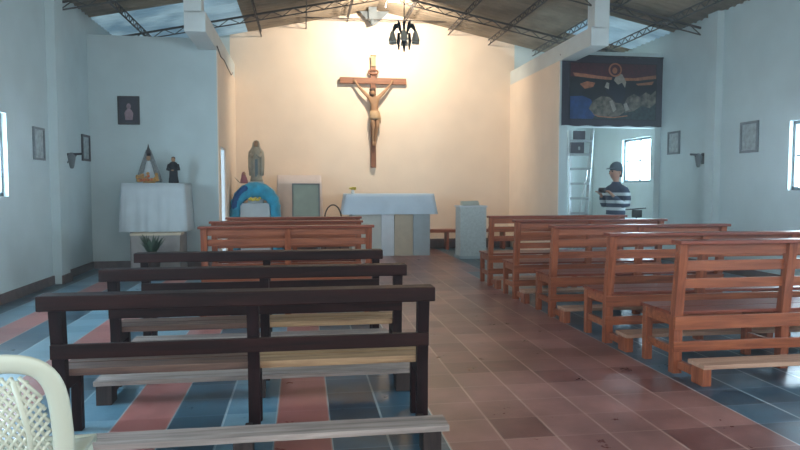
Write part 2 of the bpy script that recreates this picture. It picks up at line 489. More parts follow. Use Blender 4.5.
# lattice purlins running along the building, below the sheets
k = 3
for off in (-4.75, -3.7, -2.6, -1.6, -.66, .66, 1.72, 2.7, 3.8, 4.85):
    x = XM+off; zt = roofz(x)-.035; zb = zt-.13
    mb = MB()
    mb.box(x-.012, x+.012, Y0, Y2, zt-.015, zt); mb.box(x-.012, x+.012, Y0, Y2, zb, zb+.016)
    y = Y0; s = 0
    while y < Y2-.14:
        a, b = (zt-.01, zb+.01) if s else (zb+.01, zt-.01)
        mb.bar((x, y, a), (x, y+.14, b), .012, .012); y += .14; s = 1-s
    struct(mb.build('trim_%d' % k, M['purlin']), 'dark lattice purlin under the roof'); k += 1
# rafters across
for y in (13.25, 10.76, 6.2, 1.7):
    for sgn, xe in ((1, XR), (-1, XL)):
        mb = MB()
        mb.bar((XM, y, RID-.13), (xe, y, roofz(xe)-.13), .03, .035)
        mb.bar((XM, y, RID-.25), (xe, y, roofz(xe)-.25), .02, .02)
        n = 26
        for i in range(n):
            xa, xb = XM+(xe-XM)*i/n, XM+(xe-XM)*(i+1)/n
            d = (-.13, -.25) if i % 2 else (-.25, -.13)
            mb.bar((xa, y, roofz(xa)+d[0]), (xb, y, roofz(xb)+d[1]), .014, .014)
        struct(mb.build('trim_%d' % k, M['purlin']), 'dark lattice rafter across the roof'); k += 1
# tie rod and gusset by the end wall
mb = MB(); mb.tube([(XM-3.1, 14.6, 5.2), (XM+3, 14.6, 5.24)], .012, 6)
struct(mb.build('trim_%d' % k, M['purlin']), 'thin tie rod crossing in front of the gable'); k += 1
mb = MB()
mb.poly([(1.3, 14.7, 5.42), (1.98, 14.7, 5.44), (1.7, 14.7, 5.16), (1.58, 14.7, 5.12)], (0, .05, 0))
mb.box(1.5, 1.68, 14.6, 14.72, 5.2, 5.5); mb.tube([(1.57, 14.62, 5.22), (1.57, 14.62, 5.1)], [.05, .02], 8)
struct(mb.build('trim_%d' % k, M['greyframe']), 'grey gusset bracket at the roof apex'); k += 1

# ------------------------------------------------------------------ windows
def window(n, x, y0, y1, z0, z1, side, pane):
    w = empty('window_%d' % n, (x, (y0+y1)/2, z0)); struct(w, 'bright daylit side window')
    h = z1-z0; l = y1-y0; o = .05*side
    mb = MB()
    for a in (-l/2, l/2-.05): mb.box(-.04, .04, a, a+.05, 0, h)
    mb.box(-.04, .04, -l/2, l/2, 0, .05); mb.box(-.04, .04, -l/2, l/2, h-.05, h)
    mb.box(-.02, .02, -.02, .02, .05, h-.05); mb.box(-.015, .015, -l/2, l/2, h*.5-.012, h*.5+.012)
    mb.build('window_frame', M['greyframe'], w)
    mb = MB(); mb.box(.055*side-.005, .055*side+.005, -l/2+.01, l/2-.01, .01, h-.01); mb.build('pane', pane, w)
    mb = MB(); mb.box(-.09 if side > 0 else -.14, .14 if side > 0 else .09, -l/2-.04, l/2+.04, -.045, -.002); mb.build('window_sill', M['skirt'], w)
for i, (a, b) in enumerate(WL): window(i+1, XL-.1, a, b, 1.33, 2.38, -1, M['day'])
for i, (a, b) in enumerate(WR): window(i+4, XR+.1, a, b, 1.4, 2.42, 1, M['day'])
window(7, XR+.1, 12.32, 13.55, 1.55, 2.5, 1, M['day2'])
# lit doorway in the sanctuary left wall
d = empty('door_1', (SXL-.08, 12.65, 0)); struct(d, 'narrow daylit doorway in the sanctuary side wall')
mb = MB(); mb.box(-.06, .06, -.35, -.31, 0, 2.2); mb.box(-.06, .06, .31, .35, 0, 2.2); mb.box(-.06, .06, -.31, .31, 2.16, 2.2); mb.build('door_frame', M['stonel'], d)
mb = MB(); mb.box(-.02, .0, -.31, .31, 0, 2.16); mb.build('pane', M['daystrip'], d)

# ------------------------------------------------------------------ pews
def dark_pew(loc, label, L=2.1):
    """origin at the foot of the left end post; back rail towards -Y"""
    t = empty('church_pew', loc)
    t['label'] = label; t['category'] = 'pew'; t['group'] = 'dark wooden pews left of the aisle'
    xs = (.03, L/2+.03, L-.03)
    for x in xs:
        mb = MB()   # back post, kinked backwards above the seat
        prof = [(0, 0), (0, .40), (-.05, .84), (.03, .84), (.055, .40), (.055, 0)]
        mb.poly([(x-.033, a, b) for a, b in prof], (.066, 0, 0))
        mb.build('post', M['darkz'], t)
        mb = MB(); mb.box(x-.028, x+.028, .25, .305, 0, .39, .004); mb.build('leg', M['darkz'], t)
        mb = MB(); mb.box(x-.025, x+.025, .045, .26, .31, .39, .004); mb.build('seat_bearer', M['darkz'], t)
    mb = MB(); mb.box(-.05, L+.03, -.085, .045, .782, .866, .008); mb.build('top_rail', M['dark'], t)
    mb = MB(); mb.box(0, L, -.045, -.012, .51, .59, .005); mb.build('back_rail', M['dark'], t)
    xm = L/2+.03
    for a, b, m in ((0, xm-.002, 'seatw'), (xm+.002, L, 'seaty')):
        mb = MB(); mb.box(a, b, .05, .19, .39, .432, .006); mb.box(a, b, .2, .34, .39, .432, .006); mb.build('seat', M[m], t)
    mb = MB(); mb.box(-.0, L+.04, -.42, -.25, .135, .168, .005); kn = mb.build('kneeler', M['worn'], t)
    for x in (.06, L/2, L-.05):
        mb = MB(); mb.box(x-.05, x+.05, -.40, -.27, 0, .135, .004); mb.box(x-.02, x+.02, -.27, -.002, .03, .09, .003)
        mb.build('kneeler_block', M['wornblock'], kn)
    return t
dark_pew((-1.37, 3.72, 0), 'dark wooden pew nearest the camera, beside the white plastic chair', L=2.1)
dark_pew((-1.38, 4.82, 0), 'second dark wooden pew from the camera, left of the aisle', L=2.12)
dark_pew((-1.43, 5.97, 0), 'third dark wooden pew, in front of the orange pews', L=2.13)

def orange_pew(loc, label, L=1.9, H=1.03, group='orange varnished pews right of the aisle', bays=2):
    t = empty('church_pew', loc); t['label'] = label; t['category'] = 'pew'; t['group'] = group
    q = H/1.03
    xs = [.04+(L-.08)*i/bays for i in range(bays+1)]
    for x in xs:
        mb = MB(); mb.poly([(x-.035, a, b*q) for a, b in [(0,0),(0,.42),(-.06,1.0),(-.0,1.0),(.07,.42),(.07,0)]], (.07,0,0)); mb.build('post', M['orangez'], t)
        mb = MB(); mb.box(x-.03, x+.03, .42, .48, 0, .44*q, .004); mb.build('leg', M['orangez'], t)
        mb = MB(); mb.box(x-.02, x+.02, .06, .44, .36*q, .44*q, .003); mb.build('seat_bearer', M['orange'], t)
        mb = MB(); mb.box(x-.018, x+.018, .06, .44, .14, .2, .003); mb.build('side_stretcher', M['orange'], t)
    mb = MB(); mb.box(-.02, L+.02, -.1, .035, 1.0*q, 1.03*q, .006); mb.build('top_cap', M['orangeseat'], t)
    for za, zb in ((.915, .995), (.79, .87), (.655, .73)):
        ya = -.06*((za+zb)/2-.42)/.58
        mb = MB(); mb.box(0, L, ya+.035, ya+.06, za*q, zb*q, .004, None); mb.build('back_slat', M['orange'], t)
    mb = MB(); mb.box(0, L, -.02, .01, .34*q, .445*q, .004); mb.build('apron', M['orange'], t)
    mb = MB(); mb.box(.0, L, .055, .25, .445*q, .47*q, .004); mb.box(0, L, .262, .5, .445*q, .47*q, .004); mb.build('seat', M['orangeseat'], t)
    mb = MB(); mb.box(0, L, -.008, .02, .17, .25, .004); mb.build('stretcher', M['orange'], t)
    mb = MB(); mb.box(.02, L+.02, -.36, -.16, .13, .162, .004); kn = mb.build('kneeler', M['palewood'], t)
    for x in (xs[0]+.02, L/2, L-.09):
        mb = MB(); mb.box(x-.035, x+.035, -.34, -.2, 0, .13, .004); mb.box(x-.02, x+.02, -.2, .0, .04, .1, .003); mb.build('kneeler_block', M['orangez'], kn)
    return t
orange_pew((2.83, 4.53, 0), 'orange wooden pew nearest the camera, right of the aisle', L=2.85, bays=3, H=1.045)
orange_pew((2.76, 5.52, 0), 'second orange wooden pew from the camera, right of the aisle', L=2.85, bays=3)
orange_pew((2.71, 6.74, 0), 'third orange wooden pew from the camera, right of the aisle', L=2.1)
orange_pew((2.68, 7.9, 0), 'fourth orange wooden pew from the camera, right of the aisle', L=2.05)
orange_pew((2.68, 9.05, 0), 'orange wooden pew farthest from the camera, right of the aisle', L=2.1)
for y, x, lb in ((7.6, -1.17, 'orange wooden pew directly ahead of the dark pews, left of the aisle'),
              (8.7, -1.2, 'middle one of three orange pews left of the aisle'),
              (9.8, -1.12, 'orange wooden pew left of the aisle, closest to the altar')):
    orange_pew((x, y, 0), lb, L=1.98, H=1.0, group='orange pews left of the aisle')

# ------------------------------------------------------------------ plastic chair
def plastic_chair(loc, rz):
    t = empty('plastic_chair', loc, rz)
    tag(t, 'cream white plastic chair with lattice back, cropped at lower left corner', 'chair')
    # back frame: arch in plane leaning backwards (towards -Y)
    def P(u, z):  # u sideways, z height -> point on the leaning back
        return Vector((u, -.18-(z-.42)*.22, z))
    arch = []
    for i in range(25):
        a = PI*i/24
        u = -.25*math.copysign(abs(math.cos(a))**.42, math.cos(a)); z = .60+.285*abs(math.sin(a))**.5
        arch.append(P(u, z))
    path = [P(-.215, .40), P(-.24, .5)]+arch+[P(.24, .5), P(.215, .40)]
    mb = MB(); rings = []
    for i, p in enumerate(path):
        tdir = (path[min(i+1, len(path)-1)]-path[max(i-1, 0)]).normalized()
        nrm = Vector((0, -1, -.22)).normalized(); side = tdir.cross(nrm).normalized()
        rings.append([p+side*(.034*math.cos(2*PI*k/10))+nrm*(.013*math.sin(2*PI*k/10)) for k in range(10)])
    mb.rings(rings); mb.build('back_frame', M['plastic'], t)
    # lattice with diamond openings
    mb = MB()
    inner = lambda u: (.60+.25*(max(0, 1-(abs(u)/.225)**4.5))**.5)
    for s in (1, -1):
        for c in [x*.028 for x in range(-28, 29)]:
            pts = []
            for j in range(0, 30):
                z = .43+j*.015; u = s*(z-.62)*.8+c
                if abs(u) < .215 and z < inner(u): pts.append(P(u, z))
                elif pts: break
            if len(pts) >= 2: mb.tube([pts[0], pts[-1]], .0065, 6)
    for s in (-1, 1): mb.tube([P(s*.135, .43), P(s*.15, .62), P(s*.12, .82)], .011, 6)
    mb.build('back_lattice', M['plastic'], t)
    # seat
    mb = MB()
    sec = []
    for j in range(9):
        y = -.2+.46*j/8; w = .205+.03*j/8; dz = -.012*math.sin(PI*j/8)
        ring = [(-w, y, .435), (-w*.6, y, .425+dz), (0, y, .42+dz), (w*.6, y, .425+dz), (w, y, .435),
                (w, y, .415), (w*.6, y, .407+dz), (0, y, .4+dz), (-w*.6, y, .407+dz), (-w, y, .415)]
        sec.append(ring)
    mb.rings(sec); mb.tube([(-.235, .26, .42), (-.1, .275, .415), (.1, .275, .415), (.235, .26, .42)], .018, 8); mb.build('seat', M['plastic'], t)
    for sx, sy in ((-1,-1),(1,-1),(-1,1),(1,1)):
        mb = MB(); top = Vector((sx*.2, sy*.2+.02, .42)); bot = Vector((sx*.24, sy*.27+.02, 0))
        mb.bar(bot, top, .045, .045, .008); mb.build('leg', M['plastic'], t)
    return t
plastic_chair((-1.07, 2.46, 0), R(4))

# ------------------------------------------------------------------ cloth helper: table cover with wavy hem
def drape(x0, x1, y0, y1, zt, zb, flare=.05, waves=7, amp=.012, n=24, left_drop=None):
    mb = MB(); ring_top = []; pts = []
    per = []
    def add(xa, ya, xb, yb, k):
        for i in range(k): per.append((xa+(xb-xa)*i/k, ya+(yb-ya)*i/k))
    add(x0, y0, x1, y0, n); add(x1, y0, x1, y1, n//2); add(x1, y1, x0, y1, n); add(x0, y1, x0, y0, n//2)
    cx, cy = (x0+x1)/2, (y0+y1)/2
    rings = []
    for s in range(7):
        f = s/6; r = []
        for i, (x, y) in enumerate(per):
            ph = 2*PI*waves*i/len(per)
            ox = flare*f*(1 if x > cx else -1)*(abs(x-cx)/(x1-x0)*2)**2; oy = flare*f*(1 if y > cy else -1)*(abs(y-cy)/(y1-y0)*2)**4
            w = amp*f*math.sin(ph*2+.7*math.sin(ph))
            r.append((x+ox+w*.5, y+oy+w, zt-(zt-zb)*f))
        rings.append(r)
    V = [[mb.bm.verts.new(p) for p in r] for r in rings]; fs = []
    for a, b in zip(V, V[1:]):
        for k in range(len(a)): fs.append(mb.bm.faces.new([a[k], a[(k+1) % len(a)], b[(k+1) % len(a)], b[k]]))
    fs.append(mb.bm.faces.new(V[0])); mb._mark(fs, True); mb.bm.faces.ensure_lookup_table()
    fs[-1].smooth = False
    return mb

# ------------------------------------------------------------------ altar
t = empty('altar', (1.83, 13.65, 0)); tag(t, 'large pale altar table with panelled base at centre of the sanctuary', 'altar')
mb = MB(); mb.box(-.83, .83, -.3, .5, 0, 1.26, .01); mb.build('altar_base', M['stonew'], t)
for a, b, m in ((-.83, -.22, 'stonew'), (-.21, .06, 'stonel'), (.07, .46, 'stoneb'), (.47, .83, 'stoneg')):
    mb = MB(); mb.box(a, b, -.33, -.302, .0, 1.24, .004); mb.build('panel', M[m], t)
mb = MB(); mb.box(-.93, .88, -.36, .52, 1.25, 1.3, .008); mb.build('tabletop', M['stonel'], t)
tag(drape(.88, 2.735, 13.27, 14.19, 1.308, .88, .07, 6, .01).build('altar_cloth', M['acloth']),
    'pale blue white cloth draped over the central altar', 'altar cloth')
# flowers on altar
t = empty('flower_vase', (1.03, 13.42, 1.31)); tag(t, 'small posy of yellow flowers on the left end of the central altar', 'flowers')
mb = MB(); mb.loft([(0, .03, .03), (.03, .04, .04), (.06, .025, .025), (.08, .03, .03)], 12); mb.build('vase', M['stonel'], t)
mb = MB()
for i in range(9):
    a = i*2.4; mb.ball((.055*math.cos(a), .05*math.sin(a), .1+.012*(i % 3)), .022)
mb.build('blossoms', M['yellowf'], t)
# bentwood chair behind the altar's left end
t = empty('bentwood_chair', (.63, 13.9, 0)); tag(t, 'small bentwood chair half hidden left of the central altar', 'chair')
mb = MB(); mb.tube([(-.17, -.15, .45)]+[(-.18*math.cos(PI*i/14), -.19, .75+.32*math.sin(PI*i/14)) for i in range(15)]+[(.17, -.15, .45)], .015, 8); mb.build('backrest', M['frame'], t)
mb = MB(); mb.loft([(.44, .19, .19), (.47, .2, .2), (.475, .18, .18)], 20); mb.build('seat', M['frame'], t)
for sx, sy in ((-1,-1),(1,-1),(-1,1),(1,1)):
    mb = MB(); mb.tube([(sx*.13, sy*.13, .44), (sx*.17, sy*.17, 0)], [.016, .012], 8); mb.build('leg', M['frame'], t)

# ------------------------------------------------------------------ lectern
t = empty('lectern', (3.4, 12.75, 0)); tag(t, 'speckled grey box lectern at the right of the central altar', 'lectern')
mb = MB(); mb.box(-.27, .27, -.2, .22, .05, 1.04, .008); mb.build('body', M['lect'], t)
mb = MB(); mb.box(-.29, .29, -.22, .24, 0, .05, .005); mb.build('plinth', M['stoneg'], t)
mb = MB(); mb.box(-.29, .29, -.22, .24, 1.04, 1.075, .006); mb.build('top_board', M['stonel'], t)
t = empty('book', (3.38, 12.78, 1.077)); tag(t, 'thick open book resting on the grey lectern', 'book')
mb = MB(); mb.poly([(-.17, -.1, 0), (.17, -.1, 0), (.17, -.1, .06), (.0, -.1, .05), (-.17, -.1, .06)], (0, .05, 0))
mb.poly([(-.17, -.05, 0), (.17, -.05, 0), (.17, -.05, .09), (-.17, -.05, .08)], (0, .15, 0)); mb.build('pages', M['page'], t)
mb = MB(); mb.box(-.18, .18, -.11, .11, -.001, .006); mb.build('cover', M['sage'], t)

# bench and step along the end wall
t = empty('wooden_bench', (3.3, 14.55, 0)); tag(t, 'low orange wooden bench along the end wall behind the lectern', 'bench')
mb = MB(); mb.box(-1.5, 1.5, -.16, .16, .40, .47, .006); mb.build('seat', M['orange'], t)
for x in (-1.35, 0, 1.35):
    mb = MB(); mb.box(x-.03, x+.03, -.13, .13, 0, .4, .004); mb.build('leg', M['orangez'], t)
mb = MB(); mb.box(SXL+.02, SXR-.02, 14.82, Y2-.03, 0, .22, .005)
struct(mb.build('trim_%d' % k, M['skirt']), 'dark low step at the foot of the end wall'); k += 1

# ------------------------------------------------------------------ side cabinet + high backed chair
t = empty('side_table', (-.08, 14.55, 0)); tag(t, 'tall credence table against the end wall, under a white cloth', 'table')
mb = MB(); mb.box(-.46, .46, -.2, .22, 1.66, 1.7, .005); mb.build('tabletop', M['stonel'], t)
for sx in (-1, 1):
    for sy in (-1, 1):
        mb = MB(); mb.box(sx*.43-.025, sx*.43+.025, sy*.17-.02, sy*.17+.03, 0, 1.66, .003); mb.build('leg', M['stonel'], t)
tag(drape(-.56, .4, 14.32, 14.79, 1.71, .5, .05, 5, .02).build('white_cloth', mat('pinkish_white_cloth', (206, 190, 182), .9, noise=.06, bump=.3, bscale=9)),
    'pinkish white cloth hanging over the credence table', 'cloth')
t = empty('high_back_chair', (.06, 13.75, 0)); tag(t, 'high-backed celebrant chair upholstered in grey green, facing away', 'chair')
mb = MB(); mb.box(-.27, .27, -.04, .02, .5, 1.5, .015); mb.build('backrest', M['sage'], t)
mb = MB(); mb.box(-.29, -.265, -.05, .03, 0, 1.52, .004); mb.box(.265, .29, -.05, .03, 0, 1.52, .004); mb.box(-.29, .29, -.05, .03, 1.5, 1.525, .004); mb.build('back_frame', M['greyframe'], t)
mb = MB(); mb.box(-.27, .27, .02, .5, .42, .5, .015); mb.build('seat', M['sage'], t)
for sx in (-1, 1):
    mb = MB(); mb.box(sx*.25-.02, sx*.25+.02, .45, .49, 0, .42, .003); mb.build('leg', M['greyframe'], t)
    mb = MB(); mb.box(sx*.27-.02, sx*.27+.02, .03, .45, .66, .7, .006); mb.box(sx*.27-.02, sx*.27+.02, .42, .45, .48, .66, .004); mb.build('armrest', M['greyframe'], t)

# ------------------------------------------------------------------ Marian grotto
t = empty('shrine_stand', (-.98, 13.7, 0)); tag(t, 'arched statue stand draped in turquoise blue cloth, left of sanctuary', 'shrine')
mb = MB(); mb.box(-.3, .3, -.2, .3, 0, 1.12, .01); mb.box(-.16, .16, -.12, .25, 1.12, 1.562, .01); mb.build('pedestal', M['cloth'], t)
mb = MB()   # blue band: an arch from the floor up over the pedestal, lumpy
n = 30
def archp(a, rx, rz, z0): return rx*math.cos(a), z0+rz*math.sin(a)
outer, inner = [], []
for i in range(n+1):
    a = PI*i/n
    wob = 1+.03*math.sin(i*1.9)
    outer.append(archp(a, .50*wob, .55*(1+.01*math.sin(i*2.3)), 1.0)); inner.append(archp(a, .31*wob, .26, .98))
outer = [(.56, 0.), (.53, .5)]+outer+[(-.53, .5), (-.56, 0.)]; inner = [(.36, 0.), (.33, .5)]+inner+[(-.33, .5), (-.36, 0.)]
rings = []
for (ox, oz), (ix, iz) in zip(outer, inner):
    mx, mz = (ox+ix)/2, (oz+iz)/2
    rings.append([(ix, -.24, iz), (mx, -.29, mz), (ox, -.22, oz), (ox, .3, oz), (ix, .3, iz)])
mb.rings(rings); mb.build('blue_drape', M['blue'], t)
mb = MB()
for i in range(7):
    a = R(118+i*9); x, z = archp(a, .42, .47, 1.0); mb.ball((x, -.27, z), .06, (1, .5, 1.1))
mb.build('deep_blue_fold', M['dblue'], t)
mb = MB()
for i in range(8):
    mb.ball((-.1+.2*i/7, -.31, 1.2+.02*math.sin(i*2)), .03, (1, .8, .9))
mb.build('yellow_flowers', M['yellowf'], t)
# statue of the Virgin
t = empty('marian_statue', (-.96, 13.72, 1.565)); tag(t, 'tall aged grey statue of a praying veiled woman above the blue drape', 'statue')
mb = MB(); mb.loft([(0, .13, .11), (.05, .125, .1), (.06, .12, .1), (.2, .115, .095), (.42, .125, .1), (.56, .145, .1), (.64, .13, .09), (.69, .07, .07), (.72, .05, .055)], 24); mb.build('robe', M['stat'], t)
mb = MB()   # mantle: open at the front
rings = []
for z, rx, ry in ((.12, .15, .12), (.3, .165, .13), (.5, .17, .13), (.62, .155, .12), (.69, .1, .095), (.74, .078, .085), (.8, .073, .08), (.845, .045, .05), (.86, .012, .012)):
    r = []
    for i in range(18):
        a = R(-90+38)+R(284)*i/17; r.append((rx*math.cos(a), ry*math.sin(a)+.01, z))
    r += [(p[0]*.9, (p[1]-.01)*.9+.01, p[2]) for p in reversed(r)]
    rings.append(r)
mb.rings(rings); mb.build('mantle', M['stat'], t)
mb = MB(); mb.ball((0, -.015, .775), .055, (.85, .95, 1.15), 14); mb.ball((0, -.07, .77), .01, (.8, 1, 1.3)); mb.build('head', M['flesh'], t)
mb = MB(); mb.tube([(-.1, -.06, .58), (-.07, -.11, .5), (-.008, -.135, .56), (-.006, -.13, .62)], [.03, .03, .018, .008], 8)
mb.tube([(.1, -.06, .58), (.07, -.11, .5), (.008, -.135, .56), (.006, -.13, .62)], [.03, .03, .018, .008], 8); mb.build('praying_arms', M['stat'], t)
mb = MB(); mb.box(-.02, .015, -.115, -.1, .1, .46, .004); mb.box(.01, .035, -.113, -.1, .14, .46, .004); mb.build('sash', M['statsash'], t)
# small kneeling figure
t = empty('kneeling_figurine', (-1.2, 13.55, 1.525)); tag(t, 'small kneeling figurine in dusty pink veil on the left shoulder of the blue drape', 'figurine')
mb = MB(); mb.loft([(0, .08, .1), (.06, .075, .085), (.13, .055, .055), (.17, .025, .025)], 16); mb.build('robe', M['pinkveil'], t)
mb = MB(); mb.ball((.005, -.01, .195), .033, (1, 1, 1.15)); mb.build('head', M['flesh'], t)
mb = MB(); mb.loft([(.1, .05, .05, -.01, .01), (.18, .042, .042, -.008, .008), (.22, .034, .034, -.004, .004), (.24, .01, .01)], 14); mb.build('veil', M['pinkveil'], t)
mb = MB()
for i in range(7): mb.tube([(-.08, 0, 0), (-.12-.012*i, -.02+.01*i, .06+.01*i)], [.006, .003], 5)
mb.build('twigs', M['leaf'], t)

# ------------------------------------------------------------------ crucifix
CX = 1.63
t = empty('crucifix', (CX, 14.93, 1.9)); tag(t, 'large wooden crucifix hung high on the cream gable wall', 'crucifix')
mb = MB(); mb.box(-.06, .06, -.03, .066, 0, 2.34, .006); mb.build('upright', M['crosswoodz'], t)
mb = MB(); mb.box(-.77, .77, -.05, .03, 1.93, 2.07, .006); mb.build('crossbar', M['crosswood'], t)
mb = MB(); mb.box(-.055, .055, -.06, -.03, 2.33, 2.57, .004); mb.tube([(-.07, -.05, 2.57), (.07, -.05, 2.57)], .018, 8); mb.build('titulus_scroll', M['scroll'], t)
mb = MB(); mb.tube([(.11*math.cos(a), -.045, 2.2+.045*math.sin(a)) for a in [2*PI*i/16 for i in range(16)]], .024, 8, True); mb.build('carved_wreath', M['crosswoodz'], t)
S = Skel()
pel = S.add((.02, -.12, 1.26), (.085, .07)); ab = S.add((.02, -.125, 1.37), (.07, .06), pel); ch = S.add((.0, -.13, 1.5), .1, ab)
nk = S.add((-.01, -.14, 1.615), .04, ch)
hd = S.chain(nk, ((-.025, -.165, 1.665), .05), ((-.035, -.17, 1.73), .06), ((-.035, -.165, 1.78), .035))
for sx in (-1, 1):
    sh = S.add((sx*.1, -.13, 1.6), .048, ch)
    w = S.chain(sh, ((sx*.25, -.11, 1.75), .04), ((sx*.29, -.1, 1.79), .034), ((sx*.4, -.085, 1.93), .023), ((sx*.425, -.082, 1.975), .022))
    for j in range(4): S.chain(w, ((sx*(.43+.012*j), -.09, 2.015-.006*j), .007), ((sx*(.435+.015*j), -.1, 2.04-.01*j), .005))
    S.chain(w, ((sx*.405, -.095, 2.0), .007), ((sx*.4, -.1, 2.02), .005))
    hp = S.add((sx*.06+.02, -.12, 1.2), .065, pel)
    S.chain(hp, ((sx*.05+.03, -.17, .98), .05), ((sx*.045+.03, -.165, .94), .045), ((sx*.035+.015, -.12, .74), .033), ((sx*.025+.01, -.09, .6), .024), ((sx*.02+.01, -.12, .54), .024), ((sx*.02+.01, -.13, .5), .016))
skinned('corpus', S.v, S.e, S.r, M['flesh'], t, 2)
mb = MB(); mb.loft([(1.1, .115, .09, .025, -.13), (1.16, .125, .095, .02, -.125), (1.24, .118, .09, .02, -.12), (1.3, .105, .08, .02, -.12)], 20)
mb.loft([(1.02, .02, .02, .14, -.14), (1.14, .035, .03, .13, -.14), (1.27, .03, .03, .11, -.13)], 10); mb.build('loincloth', M['loin'], t)
mb = MB(); mb.ball((-.035, -.15, 1.775), .07, (1.0, 1, .8)); mb.ball((-.035, -.125, 1.71), .07, (1.05, .8, 1.4)); mb.ball((-.085, -.16, 1.69), .028, (.8, .9, 2)); mb.ball((.015, -.16, 1.69), .026, (.8, .9, 2)); mb.ball((-.035, -.2, 1.655), .032, (1, .8, 1.0)); mb.build('hair', mat('brown_painted_hair', (64, 42, 30), .7), t)

# ------------------------------------------------------------------ chandelier
CZ = 3.68
t = empty('chandelier', (1.53, 9.7, CZ)); tag(t, 'black iron chandelier with drooping grey glass shades hanging from the roof', 'chandelier')
mb = MB(); mb.tube([(0, 0, .2), (0, 0, 5.44-CZ)], .008, 6)
for i in range(14): mb.ball((0, 0, .3+i*.11), .013, (.8, .8, 1.6), 6)
mb.build('chain', M['black'], t)
mb = MB(); mb.loft([(-.08, .01, .01), (-.05, .035, .035), (.02, .025, .025), (.08, .045, .045), (.14, .018, .018), (.26, .02, .02)], 14); mb.build('hub', M['black'], t)
for i in range(6):
    a = 2*PI*i/6+.35; c, s = math.cos(a), math.sin(a)
    mb = MB()
    mb.tube([(c*r, s*r, z) for r, z in ((.02, .0), (.06, .12), (.11, .21), (.16, .2), (.19, .12), (.2, .04))], [.012, .014, .013, .012, .011, .012], 8)
    mb.tube([(c*r, s*r, z) for r, z in ((.05, .1), (.07, .22), (.11, .27), (.09, .22))], [.01, .011, .009, .005], 6)
    for q in range(3): mb.ball((c*(.1+.03*q), s*(.1+.03*q), .215-.02*q), .022, (1, 1, .7), 8)
    ar = mb.build('arm', M['black'], t)
    mb = MB(); nn = 16; rings = []
    for z, r in ((.1, .016), (.07, .03), (.02, .042), (-.03, .056), (-.05, .06)):
        rings.append([(c*.2+r*(1+.06*(k % 2))*math.cos(2*PI*k/nn), s*.2+r*(1+.06*(k % 2))*math.sin(2*PI*k/nn), z) for k in range(nn)])
    mb.rings(rings, cap=False); mb.build('lamp_shade', M['glassgrey'], ar)
    if i % 2:
        mb = MB(); mb.tube([(c*.09, s*.09, .08), (c*.1, s*.1, -.04), (c*.09, s*.09, -.17)], [.02, .026, .008], 8); mb.build('pendant', M['black'], ar)

t = MB(); t.tube([(SXL+.012, 11.9, 3.95), (SXL+.015, 12.4, 3.86), (SXL+.015, 12.9, 3.9), (SXL+.012, 13.5, 3.86), (SXL+.03, 14.0, 3.80), (SXL+.02, 14.4, 3.92)], .009, 6)
tag(t.build('cable', M['black']), 'thin dark cable sagging along the left sanctuary beam', 'cable')
# roof lamp near the gable
t = empty('ceiling_lamp', (1.80, 13.1, 5.2)); tag(t, 'lit white lamp on a curved bracket under the roof ridge near the altar', 'lamp')
mb = MB(); mb.tube([(-.1, .1, -.09), (-.09, .08, .0), (-.05, .04, .06), (.02, 0, .07)], .01, 8); mb.tube([(0,0,.07), (0,0,.24)], .008, 6); mb.build('bracket', M['stonel'], t)
mb = MB(); mb.tube([(-.05, 0, .02), (.12, 0, .03)], [.03, .03], 12); mb.tube([(.12, 0, .03), (.16, 0, .03)], .018, 8); mb.build('bulb', M['bulb'], t)

# ------------------------------------------------------------------ side altar on the left
t = empty('side_altar', (-2.49, 11.58, 0)); tag(t, 'box-shaped side altar against the front wall at left', 'altar')
mb = MB(); mb.box(-.47, .47, -.25, .35, .78, 1.5, .01); mb.build('altar_box', M['stonew'], t)
mb = MB(); mb.box(-.42, .42, -.2, .35, 0, .78, .01); mb.build('altar_base', M['box'], t)
tag(drape(-3.0, -1.98, 11.25, 11.93, 1.515, .70, .04, 9, .018).build('altar_cloth', M['cloth']),
    'white cloth covering the side altar, falling in folds', 'altar cloth')
t = empty('storage_box', (-2.38, 11.0, 0)); tag(t, 'beige box below the side altar, behind the potted plant', 'box')
mb = MB(); mb.box(-.38, .38, -.12, .15, 0, .66, .008); mb.build('body', M['box'], t)
mb = MB(); mb.box(-.40, .40, -.14, .17, .66, .7, .005); mb.build('lid', M['stoneb'], t)
t = empty('potted_plant', (-2.36, 10.5, 0)); tag(t, 'leafy green potted plant in front of the side altar', 'plant')
mb = MB(); mb.loft([(0, .1, .1), (.3, .13, .13), (.36, .15, .15), (.4, .15, .15), (.4, .12, .12), (.37, .11, .11)], 18); mb.build('pot', M['pot'], t)
mb = MB()
for i in range(70):
    a = random.uniform(0, 2*PI); l = random.uniform(.18, .40); tilt = random.uniform(.1, .55)
    b = Vector((.04*math.cos(a), .04*math.sin(a), .37)); d = Vector((math.cos(a)*tilt, math.sin(a)*tilt, 1)).normalized()
    sd = Vector((-math.sin(a), math.cos(a), 0)); w = random.uniform(.018, .032)
    m1 = b+d*l*.55; tip = b+d*l+Vector((math.cos(a), math.sin(a), -.6))*.07*tilt
    f = [mb.bm.verts.new(p) for p in (b-sd*.005, m1-sd*w, tip, m1+sd*w, b+sd*.005)]
    mb._mark([mb.bm.faces.new(f)], True)
mb.build('leaves', M['leaf'], t, fix=False)

